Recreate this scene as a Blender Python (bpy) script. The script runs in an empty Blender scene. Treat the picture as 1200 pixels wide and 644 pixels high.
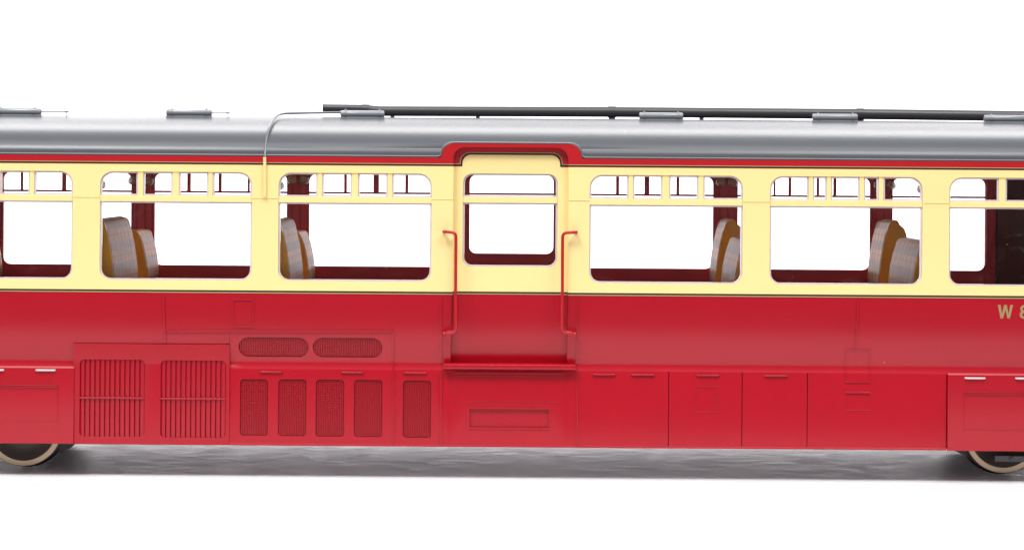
import bpy, bmesh, math, random
from mathutils import Vector, Matrix

random.seed(7)
# ---------------------------------------------------------------- scale
# The subject is a 7 mm scale model. One picture pixel on its near side is 0.187 mm;
# 1 Blender unit = 10 cm, so one pixel = PX units.
PX = 0.00187
F = 2198.0            # camera distance to the near side, in pixels
HV = 200.0            # eye level (picture row)
GZ = 363.4            # eye level above the floor, in pixels
HALF = 165.5          # half width of the body
ROLL = 0.0072

scene = bpy.context.scene
scene.unit_settings.system = 'METRIC'
scene.unit_settings.scale_length = 0.1

# ---------------------------------------------------------------- camera
cam_data = bpy.data.cameras.new('camera')
cam = bpy.data.objects.new('camera', cam_data)
scene.collection.objects.link(cam)
cam.location = (0, (-F - HALF) * PX, GZ * PX)
cam.rotation_mode = 'XYZ'
cam.matrix_world = Matrix.Translation(cam.location) @ Matrix.Rotation(math.radians(90), 4, 'X') @ Matrix.Rotation(ROLL, 4, 'Z')
cam_data.sensor_width = 36
cam_data.lens = 36 * F / 1200.0
# horizon sits at row 200 of 644 -> shift down
cam_data.shift_x = 0.0
cam_data.shift_y = -(322 - HV) / 1200.0
cam_data.clip_start = 0.05
cam_data.clip_end = 200
scene.camera = cam

# ---------------------------------------------------------------- world, lamps, exposure
world = bpy.data.worlds.new('World')
scene.world = world
world.use_nodes = True
bg = world.node_tree.nodes['Background']
bg.inputs[0].default_value = (1.0, 1.0, 1.0, 1)
bg.inputs[1].default_value = 0.28


def area(name, loc, target, sx, sy, watts, col=(1, 1, 1)):
    d = bpy.data.lights.new(name, 'AREA')
    d.shape = 'RECTANGLE'
    d.size = sx * PX
    d.size_y = sy * PX
    d.energy = watts
    d.color = col
    o = bpy.data.objects.new(name, d)
    scene.collection.objects.link(o)
    p = Vector(loc) * PX
    t = Vector(target) * PX
    o.location = p
    o.rotation_euler = (t - p).to_track_quat('-Z', 'Y').to_euler()
    return o


area('softbox', (-1560, -2500, 3900), (-150, 0, 200), 1300, 900, 375)
area('softbox', (1380, -2500, 3900), (200, 0, 200), 1000, 900, 180)
area('overhead_lamp', (0, -1450, 2900), (0, -750, -363), 3600, 2500, 365)
area('strip_lamp', (0, 1900, 2300), (0, 0, 60), 4600, 700, 225)
area('back_lamp', (0, 1500, -250), (0, 0, -363), 3200, 150, 600, (0.97, 0.9, 1))
area('backdrop_lamp', (-1800, 1500, 1900), (-600, 4200, 300), 1200, 900, 150)
area('backdrop_lamp', (1800, 1500, 1900), (600, 4200, 300), 1200, 900, 150)

scene.view_settings.view_transform = 'Standard'
scene.view_settings.look = 'None'
scene.view_settings.exposure = 0.0
scene.view_settings.gamma = 1.0
scene.view_settings.use_curve_mapping = False
scene.render.engine = 'CYCLES'
scene.cycles.use_denoising = True
scene.cycles.max_bounces = 10
scene.cycles.transparent_max_bounces = 24
scene.cycles.caustics_reflective = False
scene.cycles.sample_clamp_indirect = 6


# ---------------------------------------------------------------- materials
def srgb(r, g, b):
    f = lambda c: (c / 255 / 12.92) if c / 255 <= 0.04045 else ((c / 255 + 0.055) / 1.055) ** 2.4
    return (f(r), f(g), f(b), 1)


def new_mat(name, col, rough=0.4, metal=0.0, coat=0.0, coat_rough=0.1, spec=0.5):
    m = bpy.data.materials.new(name)
    m.use_nodes = True
    b = m.node_tree.nodes['Principled BSDF']
    b.inputs['Base Color'].default_value = col
    b.inputs['Roughness'].default_value = rough
    b.inputs['Metallic'].default_value = metal
    b.inputs['Coat Weight'].default_value = coat
    b.inputs['Coat Roughness'].default_value = coat_rough
    b.inputs['Specular IOR Level'].default_value = spec
    return m


def N(m, t, **kw):
    n = m.node_tree.nodes.new(t)
    for k, v in kw.items():
        setattr(n, k, v)
    return n


def L(m, a, b):
    m.node_tree.links.new(a, b)


def coords(m, scale=(1, 1, 1)):
    g = N(m, 'ShaderNodeNewGeometry')
    mp = N(m, 'ShaderNodeMapping')
    mp.inputs['Scale'].default_value = scale
    L(m, g.outputs['Position'], mp.inputs['Vector'])
    return mp.outputs['Vector']


def paint(name, col, rough=0.35, coat=0.3, coat_rough=0.12, bump=0.08, peel=350.0, bevel=0.5, specks=0.0, var=0.03,
          speck_col=(0.8, 0.75, 0.75, 1), spec=0.5, bump_dist=0.15):
    """semi gloss model paint: faint mottling, orange peel, softened edges and stray dust specks"""
    m = new_mat(name, col, rough, 0, coat, coat_rough, spec)
    b = m.node_tree.nodes['Principled BSDF']
    vec = coords(m)
    n1 = N(m, 'ShaderNodeTexNoise')
    n1.inputs['Scale'].default_value = 9
    n1.inputs['Detail'].default_value = 6
    n1.inputs['Roughness'].default_value = 0.7
    L(m, vec, n1.inputs['Vector'])
    mr = N(m, 'ShaderNodeMapRange')
    mr.inputs['To Min'].default_value = 1 - var * 2
    mr.inputs['To Max'].default_value = 1 + var * 2
    L(m, n1.outputs['Fac'], mr.inputs['Value'])
    mul = N(m, 'ShaderNodeVectorMath', operation='SCALE')
    mul.inputs[0].default_value = col[:3]
    L(m, mr.outputs['Result'], mul.inputs['Scale'])
    out = mul.outputs['Vector']
    if specks > 0:
        vo = N(m, 'ShaderNodeTexVoronoi')
        vo.inputs['Scale'].default_value = 28
        L(m, vec, vo.inputs['Vector'])
        lt = N(m, 'ShaderNodeMath', operation='LESS_THAN')
        lt.inputs[1].default_value = 0.035
        L(m, vo.outputs['Distance'], lt.inputs[0])
        sep = N(m, 'ShaderNodeSeparateColor')
        L(m, vo.outputs['Color'], sep.inputs['Color'])
        gt = N(m, 'ShaderNodeMath', operation='LESS_THAN')
        gt.inputs[1].default_value = specks
        L(m, sep.outputs['Red'], gt.inputs[0])
        mm = N(m, 'ShaderNodeMath', operation='MULTIPLY')
        L(m, lt.outputs[0], mm.inputs[0])
        L(m, gt.outputs[0], mm.inputs[1])
        m2 = N(m, 'ShaderNodeMath', operation='MULTIPLY')
        m2.inputs[1].default_value = 0.6
        L(m, mm.outputs[0], m2.inputs[0])
        mix = N(m, 'ShaderNodeMix', data_type='RGBA')
        mix.inputs[7].default_value = speck_col
        L(m, m2.outputs[0], mix.inputs[0])
        L(m, out, mix.inputs[6])
        out = mix.outputs[2]
    L(m, out, b.inputs['Base Color'])
    n2 = N(m, 'ShaderNodeTexNoise')
    n2.inputs['Scale'].default_value = peel
    n2.inputs['Detail'].default_value = 3
    L(m, vec, n2.inputs['Vector'])
    bp = N(m, 'ShaderNodeBump')
    bp.inputs['Strength'].default_value = bump
    bp.inputs['Distance'].default_value = PX * bump_dist
    L(m, n2.outputs['Fac'], bp.inputs['Height'])
    if bevel > 0:
        bv = N(m, 'ShaderNodeBevel')
        bv.samples = 4
        bv.inputs['Radius'].default_value = bevel * PX
        L(m, bv.outputs['Normal'], bp.inputs['Normal'])
    L(m, bp.outputs['Normal'], b.inputs['Normal'])
    L(m, bp.outputs['Normal'], b.inputs['Coat Normal'])
    return m


RED = srgb(167, 6, 29)
M = {}
M['red'] = paint('crimson_paint', RED, rough=0.24, coat=0.0, coat_rough=0.22, spec=0.5, bump=0.25, peel=260, specks=0.09, var=0.035, bevel=0.35)
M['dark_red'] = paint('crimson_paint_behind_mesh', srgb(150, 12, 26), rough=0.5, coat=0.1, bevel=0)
M['red_gloss'] = paint('red_rail_paint', srgb(176, 14, 24), rough=0.3, coat=0.4, bevel=0)
M['cream'] = paint('cream_paint', srgb(243, 221, 152), rough=0.28, coat=0.0, coat_rough=0.25, bump=0.15, peel=260, var=0.012,
                   specks=0.012, speck_col=srgb(200, 170, 110))
M['cream_edge'] = paint('ochre_cut_edge', srgb(214, 168, 84), rough=0.5, coat=0.0, bevel=0)
M['roof'] = paint('grey_roof_paint', srgb(86, 88, 92), rough=0.27, coat=0.0, coat_rough=0.12, spec=0.32, bump=0.3, peel=330, var=0.03,
                  specks=0.03, bump_dist=0.3)
M['fitting'] = paint('grey_fitting_paint', srgb(128, 131, 136), rough=0.3, coat=0.5, coat_rough=0.12, bevel=0.4)
M['gutter'] = paint('grey_gutter_paint', srgb(104, 107, 112), rough=0.4, coat=0.2, coat_rough=0.2, bevel=0)
M['black'] = paint('black_lining', srgb(28, 26, 22), rough=0.4, coat=0.1, bevel=0)
M['gold'] = paint('gold_lining', srgb(176, 150, 108), rough=0.4, coat=0.1, bevel=0)
M['letter'] = paint('dull_gold_lettering', srgb(158, 134, 92), rough=0.5, coat=0.1, bevel=0, var=0.05)
M['pipe'] = paint('exhaust_pipe_paint', srgb(52, 50, 53), rough=0.42, coat=0.15, bump=0.5, bevel=0.3, specks=0.05)
M['maroon'] = paint('maroon_interior', srgb(222, 56, 92), rough=0.3, coat=0.4, coat_rough=0.1, bevel=0.8, specks=0.5,
                    speck_col=srgb(190, 140, 140), var=0.12)
M['maroon_dark'] = paint('dark_maroon_interior', srgb(104, 20, 34), rough=0.35, coat=0.3, bevel=0, specks=0.5,
                         speck_col=srgb(150, 110, 110), var=0.2)
M['ochre'] = paint('ochre_seat_end', srgb(255, 186, 76), rough=0.35, coat=0.3, bevel=0.8, var=0.05)
M['steel'] = paint('wheel_tyre_steel', srgb(178, 158, 134), rough=0.3, coat=0.0, bump=0.5, bevel=0.4, var=0.12)
M['steel'].node_tree.nodes['Principled BSDF'].inputs['Metallic'].default_value = 0.85
M['wheel'] = paint('blackened_wheel', srgb(58, 46, 40), rough=0.4, coat=0.1, bump=0.5, bevel=0.4, var=0.15)
M['under'] = paint('underframe_black', srgb(24, 21, 21), rough=0.45, coat=0.1, bevel=0.4)
M['bright'] = paint('bright_handle_metal', srgb(205, 196, 196), rough=0.3, coat=0.2, bevel=0)
M['bogie'] = paint('bogie_grey', srgb(78, 78, 84), rough=0.4, coat=0.2, bevel=0.4)

# clear glazing with the odd scratch and dust grain
m = bpy.data.materials.new('clear_glazing')
m.use_nodes = True
nt = m.node_tree
nt.nodes.remove(nt.nodes['Principled BSDF'])
out = nt.nodes['Material Output']
tr = N(m, 'ShaderNodeBsdfTransparent')
tr.inputs[0].default_value = (0.97, 0.965, 0.97, 1)
gl = N(m, 'ShaderNodeBsdfGlossy')
gl.inputs['Roughness'].default_value = 0.03
fr = N(m, 'ShaderNodeFresnel')
fr.inputs[0].default_value = 1.3
mx = N(m, 'ShaderNodeMixShader')
L(m, fr.outputs[0], mx.inputs[0]); L(m, tr.outputs[0], mx.inputs[1]); L(m, gl.outputs[0], mx.inputs[2])
df = N(m, 'ShaderNodeBsdfDiffuse')
df.inputs[0].default_value = (0.85, 0.83, 0.85, 1)
vo = N(m, 'ShaderNodeTexVoronoi')
vo.inputs['Scale'].default_value = 62
L(m, coords(m), vo.inputs['Vector'])
a = N(m, 'ShaderNodeMath', operation='LESS_THAN'); a.inputs[1].default_value = 0.04
L(m, vo.outputs['Distance'], a.inputs[0])
se = N(m, 'ShaderNodeSeparateColor'); L(m, vo.outputs['Color'], se.inputs[0])
b_ = N(m, 'ShaderNodeMath', operation='LESS_THAN'); b_.inputs[1].default_value = 0.45
L(m, se.outputs[0], b_.inputs[0])
nn = N(m, 'ShaderNodeTexNoise'); nn.inputs['Scale'].default_value = 14; nn.inputs['Detail'].default_value = 3
L(m, coords(m, (0.5, 1, 2.6)), nn.inputs['Vector'])
s1 = N(m, 'ShaderNodeMath', operation='SUBTRACT'); s1.inputs[1].default_value = 0.5
L(m, nn.outputs['Fac'], s1.inputs[0])
s2 = N(m, 'ShaderNodeMath', operation='ABSOLUTE'); L(m, s1.outputs[0], s2.inputs[0])
s3 = N(m, 'ShaderNodeMath', operation='LESS_THAN'); s3.inputs[1].default_value = 0.0012
L(m, s2.outputs[0], s3.inputs[0])
c_ = N(m, 'ShaderNodeMath', operation='MULTIPLY'); L(m, a.outputs[0], c_.inputs[0]); L(m, b_.outputs[0], c_.inputs[1])
s4 = N(m, 'ShaderNodeMath', operation='MULTIPLY'); s4.inputs[1].default_value = 0.1; L(m, s3.outputs[0], s4.inputs[0])
d_ = N(m, 'ShaderNodeMath', operation='MAXIMUM'); L(m, c_.outputs[0], d_.inputs[0]); L(m, s4.outputs[0], d_.inputs[1])
e_ = N(m, 'ShaderNodeMath', operation='MULTIPLY'); e_.inputs[1].default_value = 0.75; L(m, d_.outputs[0], e_.inputs[0])
mx2 = N(m, 'ShaderNodeMixShader')
L(m, e_.outputs[0], mx2.inputs[0]); L(m, mx.outputs[0], mx2.inputs[1]); L(m, df.outputs[0], mx2.inputs[2])
L(m, mx2.outputs[0], out.inputs['Surface'])
M['glass'] = m

# moulded rim of the clear glazing: pale, milky
m = new_mat('glazing_rim_plastic', srgb(226, 214, 224), 0.15, 0, 0.5, 0.05)
b = m.node_tree.nodes['Principled BSDF']
b.inputs['Transmission Weight'].default_value = 0.2
b.inputs['IOR'].default_value = 1.3
M['rim'] = m
m = new_mat('smoky_lamp_plastic', srgb(232, 216, 226), 0.15, 0, 0.5, 0.05)
m.node_tree.nodes['Principled BSDF'].inputs['Alpha'].default_value = 0.45
M['lamp'] = m

# printed tartan moquette
m = new_mat('tartan_moquette', srgb(150, 124, 116), 0.55, 0, 0.15, 0.3)
b = m.node_tree.nodes['Principled BSDF']
tc = N(m, 'ShaderNodeTexCoord')
sp = N(m, 'ShaderNodeSeparateXYZ'); L(m, tc.outputs['Object'], sp.inputs[0])


def stripes(src, period, duty, phase=0.0):
    f = N(m, 'ShaderNodeMath', operation='MULTIPLY_ADD'); f.inputs[1].default_value = 1 / (period * PX); f.inputs[2].default_value = phase
    L(m, src, f.inputs[0])
    g = N(m, 'ShaderNodeMath', operation='FRACT'); L(m, f.outputs[0], g.inputs[0])
    h = N(m, 'ShaderNodeMath', operation='LESS_THAN'); h.inputs[1].default_value = duty
    L(m, g.outputs[0], h.inputs[0])
    return h.outputs[0]


def mixc(fac, a, c, k):
    mm = N(m, 'ShaderNodeMath', operation='MULTIPLY'); mm.inputs[1].default_value = k; L(m, fac, mm.inputs[0])
    x = N(m, 'ShaderNodeMix', data_type='RGBA'); L(m, mm.outputs[0], x.inputs[0]); L(m, a, x.inputs[6]); x.inputs[7].default_value = c
    return x.outputs[2]


base = N(m, 'ShaderNodeRGB'); base.outputs[0].default_value = srgb(208, 138, 88)
o = mixc(stripes(sp.outputs['Z'], 26, 0.42), base.outputs[0], srgb(134, 108, 104), 0.75)
o = mixc(stripes(sp.outputs['Y'], 21, 0.3), o, srgb(140, 92, 66), 0.5)
o = mixc(stripes(sp.outputs['Y'], 7, 0.3, .4), o, srgb(120, 84, 70), 0.4)
o = mixc(stripes(sp.outputs['Z'], 26, 0.06, .3), o, srgb(104, 84, 84), 0.35)
o = mixc(stripes(sp.outputs['Y'], 31, 0.08, .2), o, srgb(180, 160, 150), 0.2)
nz = N(m, 'ShaderNodeTexNoise'); nz.inputs['Scale'].default_value = 60; nz.inputs['Detail'].default_value = 4
mp = N(m, 'ShaderNodeMapping'); mp.inputs['Scale'].default_value = (1, 1.6, 0.3)
L(m, tc.outputs['Object'], mp.inputs[0]); L(m, mp.outputs[0], nz.inputs[0])
hs = N(m, 'ShaderNodeMapRange'); hs.inputs['From Min'].default_value = .3; hs.inputs['From Max'].default_value = .7
hs.inputs['To Min'].default_value = 0.85; hs.inputs['To Max'].default_value = 1.5
L(m, nz.outputs['Fac'], hs.inputs['Value'])
vm = N(m, 'ShaderNodeVectorMath', operation='SCALE'); L(m, o, vm.inputs[0]); L(m, hs.outputs['Result'], vm.inputs['Scale'])
L(m, vm.outputs['Vector'], b.inputs['Base Color'])
M['tartan'] = m

# white seamless sheet, faintly scratched
m = new_mat('white_studio_sheet', (0.86, 0.86, 0.88, 1), 0.5, 0, 0.0, 0.2)
b = m.node_tree.nodes['Principled BSDF']
g = N(m, 'ShaderNodeTexNoise'); g.inputs['Scale'].default_value = 8; g.inputs['Detail'].default_value = 9; g.inputs['Roughness'].default_value = 0.75
g.inputs['Distortion'].default_value = 0.4
L(m, coords(m, (1.5, 7, 1)), g.inputs['Vector'])
r = N(m, 'ShaderNodeMapRange'); r.inputs['From Min'].default_value = .35; r.inputs['From Max'].default_value = .68
r.inputs['To Min'].default_value = 0.93; r.inputs['To Max'].default_value = 1.0
L(m, g.outputs['Fac'], r.inputs['Value'])
v = N(m, 'ShaderNodeVectorMath', operation='SCALE'); v.inputs[0].default_value = (0.95, 0.92, 0.945)
L(m, r.outputs['Result'], v.inputs['Scale']); L(m, v.outputs['Vector'], b.inputs['Base Color'])
bp = N(m, 'ShaderNodeBump'); bp.inputs['Strength'].default_value = 1.0; bp.inputs['Distance'].default_value = PX * 0.8
rr_ = N(m, 'ShaderNodeMapRange'); rr_.inputs['From Min'].default_value = .35; rr_.inputs['From Max'].default_value = .65
rr_.inputs['To Min'].default_value = 0.25; rr_.inputs['To Max'].default_value = 0.6
L(m, g.outputs['Fac'], rr_.inputs['Value']); L(m, rr_.outputs['Result'], b.inputs['Roughness'])
L(m, g.outputs['Fac'], bp.inputs['Height']); L(m, bp.outputs['Normal'], b.inputs['Normal'])
M['sheet'] = m


# ---------------------------------------------------------------- geometry helpers
def uv(x, y):
    """picture pixel -> roll corrected pixel offset from the optical axis column / row"""
    return (x - 600) + ROLL * (y - HV), y - ROLL * (x - 600)


def W(u, v, D=0.0):
    """plain point: u along the car, v picture row on the near plane, D behind the near plane"""
    return Vector((u * PX, (D - HALF) * PX, (HV - v + GZ) * PX))


def S(x, y, D):
    """the point at depth D seen at picture pixel x, y"""
    u, v = uv(x, y)
    k = (F + D) / F
    return Vector((u * k * PX, (D - HALF) * PX, ((HV - v) * k + GZ) * PX))


def SU(x, y, D):
    """as S but returning plain u, v for that depth"""
    u, v = uv(x, y)
    k = (F + D) / F
    return u * k, HV - (HV - v) * k


def prof(v):
    """how far behind the near plane the body side lies at row v"""
    pts = [(150, 0), (346, 0), (362, 0.4), (378, 1.5), (394, 3.4), (408, 5.8), (418, 7.8), (427, 9.8), (429.5, 9.6), (434.2, 7.3), (436, 6.8), (600, 6.0)]
    for (a, da), (c, dc) in zip(pts, pts[1:]):
        if v <= c:
            return da + (dc - da) * max(0, (v - a)) / (c - a)
    return pts[-1][1]


PROF_CUTS = [346, 354, 362, 370, 378, 386, 394, 401, 408, 413, 418, 423, 427, 429.5, 434, 436]


def link(name, bm, mat, parent=None, origin=None, smooth=25):
    bmesh.ops.recalc_face_normals(bm, faces=bm.faces)
    if origin is not None:
        bmesh.ops.translate(bm, verts=bm.verts, vec=-Vector(origin))
    me = bpy.data.meshes.new(name)
    bm.to_mesh(me)
    bm.free()
    mats = mat if isinstance(mat, (list, tuple)) else [mat]
    for q in mats:
        me.materials.append(M[q])
    if smooth:
        me.shade_smooth()
        me.set_sharp_from_angle(angle=math.radians(smooth))
    o = bpy.data.objects.new(name, me)
    scene.collection.objects.link(o)
    if origin is not None:
        o.location = origin
    if parent:
        o.parent = parent
        p = parent
        off = Vector((0, 0, 0))
        while p is not None:
            off += p.location
            p = p.parent
        o.location = Vector(o.location) - off
    return o


def empty(name, loc=(0, 0, 0), parent=None):
    o = bpy.data.objects.new(name, None)
    scene.collection.objects.link(o)
    o.empty_display_size = 0.05
    o.location = loc
    if parent:
        o.parent = parent
    return o


def rrect(u0, u1, v0, v1, r=(0, 0, 0, 0), n=6):
    """rounded rectangle, radii for (u0v0, u1v0, u1v1, u0v1)"""
    if not isinstance(r, (tuple, list)):
        r = (r,) * 4
    out = []
    cs = [(u0, v0, 1, 1, 180), (u1, v0, -1, 1, 270), (u1, v1, -1, -1, 0), (u0, v1, 1, -1, 90)]
    for (cu, cv, su, sv, a0), rr in zip(cs, r):
        if rr <= 0:
            out.append((cu, cv))
            continue
        for i in range(n + 1):
            a = math.radians(a0 + 90 * i / n)
            out.append((cu + su * rr + rr * math.cos(a), cv + sv * rr + rr * math.sin(a)))
    return out


def plate(outer, holes=(), D=0.0, follow=False, thick=3.0, cuts=(), bm=None, fn=None):
    """sheet with holes; follow=True bends it to the body section; its front lies D behind the plane"""
    b = bmesh.new()
    for loop in [outer] + list(holes):
        vs = [b.verts.new((p[0], 0, -p[1])) for p in loop]
        for i in range(len(vs)):
            b.edges.new((vs[i], vs[(i + 1) % len(vs)]))
    bmesh.ops.triangle_fill(b, use_beauty=True, use_dissolve=False, edges=b.edges[:])
    cc = list(cuts) + (PROF_CUTS if follow else [])
    for c in cc:
        bmesh.ops.bisect_plane(b, geom=b.verts[:] + b.edges[:] + b.faces[:], plane_co=(0, 0, -c), plane_no=(0, 0, 1), dist=1e-4)
    for vtx in b.verts:
        u, v = vtx.co.x, -vtx.co.z
        vtx.co = W(u, v, (fn(v) if fn else prof(v) if follow else 0) + D)
    if thick:
        r = bmesh.ops.extrude_face_region(b, geom=b.faces[:])
        nv = [e for e in r['geom'] if isinstance(e, bmesh.types.BMVert)]
        bmesh.ops.translate(b, verts=nv, vec=(0, thick * PX, 0))
    if bm is None:
        return b
    me = bpy.data.meshes.new('tmp')
    b.to_mesh(me)
    b.free()
    bm.from_mesh(me)
    bpy.data.meshes.remove(me)
    return bm


def box(bm, p0, p1, mi=0):
    x0, x1 = sorted((p0[0], p1[0])); y0, y1 = sorted((p0[1], p1[1])); z0, z1 = sorted((p0[2], p1[2]))
    vs = [bm.verts.new(c) for c in [(x0, y0, z0), (x1, y0, z0), (x1, y1, z0), (x0, y1, z0), (x0, y0, z1), (x1, y0, z1), (x1, y1, z1), (x0, y1, z1)]]
    for f in [(0, 1, 2, 3), (4, 5, 6, 7), (0, 1, 5, 4), (1, 2, 6, 5), (2, 3, 7, 6), (3, 0, 4, 7)]:
        fc = bm.faces.new([vs[i] for i in f])
        fc.material_index = mi
    return bm


def ubox(bm, u0, u1, v0, v1, D0, D1):
    return box(bm, W(u0, v0, D0), W(u1, v1, D1))


def tube(bm, pts, r, n=12, caps=True):
    """round bar through points; r may be a list"""
    pts = [Vector(p) for p in pts]
    rs = r if isinstance(r, (list, tuple)) else [r] * len(pts)
    rings = []
    ref = None
    for i, p in enumerate(pts):
        if i == 0:
            t = pts[1] - p
        elif i == len(pts) - 1:
            t = p - pts[i - 1]
        else:
            t = (pts[i + 1] - p).normalized() + (p - pts[i - 1]).normalized()
        t.normalize()
        if ref is None:
            ref = Vector((0, 1, 0)) if abs(t.y) < 0.9 else Vector((1, 0, 0))
        a = (ref - t * ref.dot(t)).normalized()
        ref = a
        c = t.cross(a)
        rings.append([bm.verts.new(p + (a * math.cos(2 * math.pi * k / n) + c * math.sin(2 * math.pi * k / n)) * rs[i]) for k in range(n)])
    for A, B in zip(rings, rings[1:]):
        for k in range(n):
            bm.faces.new((A[k], A[(k + 1) % n], B[(k + 1) % n], B[k]))
    if caps:
        bm.faces.new(rings[0]); bm.faces.new(rings[-1])
    return bm


def fillet(pts, r, n=5):
    """round the inner corners of a polyline"""
    pts = [Vector(p) for p in pts]
    out = [pts[0]]
    for a, p, c in zip(pts, pts[1:], pts[2:]):
        d1 = (a - p); d2 = (c - p)
        k = min(r, d1.length * .48, d2.length * .48)
        s = p + d1.normalized() * k
        e = p + d2.normalized() * k
        for i in range(n + 1):
            t = i / n
            out.append(s * (1 - t) ** 2 + p * 2 * t * (1 - t) + e * t * t)
    out.append(pts[-1])
    return out


def lathe(bm, profile, centre, axis='Y', n=48, mi=0):
    """profile: (radius, along) pairs, closed into a solid of revolution"""
    c = Vector(centre)
    rings = []
    for rad, al in profile:
        ring = []
        for k in range(n):
            t = 2 * math.pi * k / n
            if axis == 'Y':
                ring.append(bm.verts.new(c + Vector((rad * math.cos(t), al, rad * math.sin(t)))))
            elif axis == 'X':
                ring.append(bm.verts.new(c + Vector((al, rad * math.cos(t), rad * math.sin(t)))))
            else:
                ring.append(bm.verts.new(c + Vector((rad * math.cos(t), rad * math.sin(t), al))))
        rings.append(ring)
    for A, B in zip(rings, rings[1:] + rings[:1]):
        for k in range(n):
            bm.faces.new((A[k], A[(k + 1) % n], B[(k + 1) % n], B[k])).material_index = mi
    return bm


def ribbon(pts, w, D0, D1, follow=False):
    """flat line of width w drawn along points in u, v (open), standing from D1 to D0"""
    bm = bmesh.new()
    P = [Vector((a, c)) for a, c in pts]
    L_, R_ = [], []
    for i, p in enumerate(P):
        if i == 0:
            t = P[1] - p
        elif i == len(P) - 1:
            t = p - P[-2]
        else:
            t = (P[i + 1] - p).normalized() + (p - P[i - 1]).normalized()
        t.normalize()
        nrm = Vector((-t.y, t.x))
        k = 1.0
        if 0 < i < len(P) - 1:
            c = (P[i + 1] - p).normalized().dot((p - P[i - 1]).normalized())
            k = 1 / max(0.5, math.sqrt((1 + c) / 2))
        L_.append(p + nrm * w / 2 * k)
        R_.append(p - nrm * w / 2 * k)
    q = lambda pp, d: bm.verts.new(W(pp.x, pp.y, d + (prof(pp.y) if follow else 0)))
    rows = [[q(l, D0), q(r, D0), q(r, D1), q(l, D1)] for l, r in zip(L_, R_)]
    for A, B in zip(rows, rows[1:]):
        for k in range(4):
            bm.faces.new((A[k], A[(k + 1) % 4], B[(k + 1) % 4], B[k]))
    bm.faces.new(rows[0]); bm.faces.new(rows[-1][::-1])
    return bm


def dense(pts, step=6):
    out = []
    for (a, c), (d, e) in zip(pts, pts[1:]):
        n = max(1, int(math.hypot(d - a, e - c) / step))
        for i in range(n):
            out.append((a + (d - a) * i / n, c + (e - c) * i / n))
    out.append(pts[-1])
    return out


def U(x, y=260):
    return uv(x, y)[0]


# ================================================================ setting
bm = bmesh.new()
ys = [-5200, -900]
prf = [(-640, -0.5), (-400, -0.5), (1600, -0.5)]
for i in range(1, 13):
    a = math.pi / 2 * i / 12
    prf.append((1600 + 1500 * math.sin(a), -0.5 + 1500 * (1 - math.cos(a))))
prf += [(3100, 4200)]
rows = [[bm.verts.new((s * 6500 * PX, y * PX, z * PX)) for s in (-1, 1)] for y, z in prf]
for A, B in zip(rows, rows[1:]):
    bm.faces.new((A[0], A[1], B[1], B[0]))
floor = link('backdrop', bm, 'sheet', smooth=60)
floor['kind'] = 'structure'

# ================================================================ the railcar
car = empty('model_railcar')
car['label'] = 'crimson and cream model diesel railcar with grey roof, seen side-on on white sheet'
car['category'] = 'model train'

U0, U1 = -960.0, 960.0
# window openings: (left, right, mullions) in picture columns
WIN = [(-303, -125, [(-258.5, -252), (-218, -210), (-176, -171)], 'w0'),
       (-93, 85, [(-48.5, -42), (-8, 0), (34.5, 39.7)], 'w1'),
       (117, 295, [(161.5, 167.5), (202, 209.5), (244, 249)], 'w2'),
       (326.2, 505.7, [(372, 377.5), (412.2, 419.6), (454.2, 459.7)], 'w3'),
       (690.8, 870.3, [(736.7, 742), (776.3, 784.3), (818.5, 824.5)], 'w4'),
       (902.2, 1081, [(948.2, 953), (969.2, 974), (1007.7, 1012.7), (1030.2, 1035.5)], 'w5'),
       (1112.4, 1291, [(1171, 1178.6), (1212, 1220), (1250, 1256)], 'w6'),
       (1322, 1500, [(1366, 1372), (1406, 1414), (1448, 1454)], 'w7')]
VT, VQ, VM, VB = 204.2, 232.2, 239.0, 331.0     # top, quarterlight bottom, main light top, bottom
win_loops = [rrect(U(a), U(c), VT, VB, (15, 15, 13, 13), 8) for a, c, _, _ in WIN]

# --- cream band with its window openings; the doorway is a notch in it
DL, DR = U(531, 260), U(666, 260)
outer = [(U0, 195.2), (DL, 195.2), (DL, 343), (U0, 343)]
outer_r = [(DR, 195.2), (U1, 195.2), (U1, 343), (DR, 343)]
bm = plate(outer, win_loops[:4], thick=5)
bm = plate(outer_r, win_loops[4:], thick=5, bm=bm)
cream = link('cream_side_panel', bm, 'cream', car)
cream['label'] = 'cream upper body side with rounded window openings'

# transom level bead across the pillars
edges_ = [U0] + [e for a, c, _, _ in WIN[:4] for e in (U(a), U(c))] + [DL]
for a, c in zip(edges_[::2], edges_[1::2]):
    bm = bmesh.new()
    ubox(bm, a + .3, c - .3, 233.6, 234.6, -0.5, 1)
    link('transom_bead', bm, 'cream', car)
edges_ = [DR] + [e for a, c, _, _ in WIN[4:] for e in (U(a), U(c))] + [U1]
for a, c in zip(edges_[::2], edges_[1::2]):
    bm = bmesh.new()
    ubox(bm, a + .3, c - .3, 233.6, 234.6, -0.5, 1)
    link('transom_bead', bm, 'cream', car)


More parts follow.
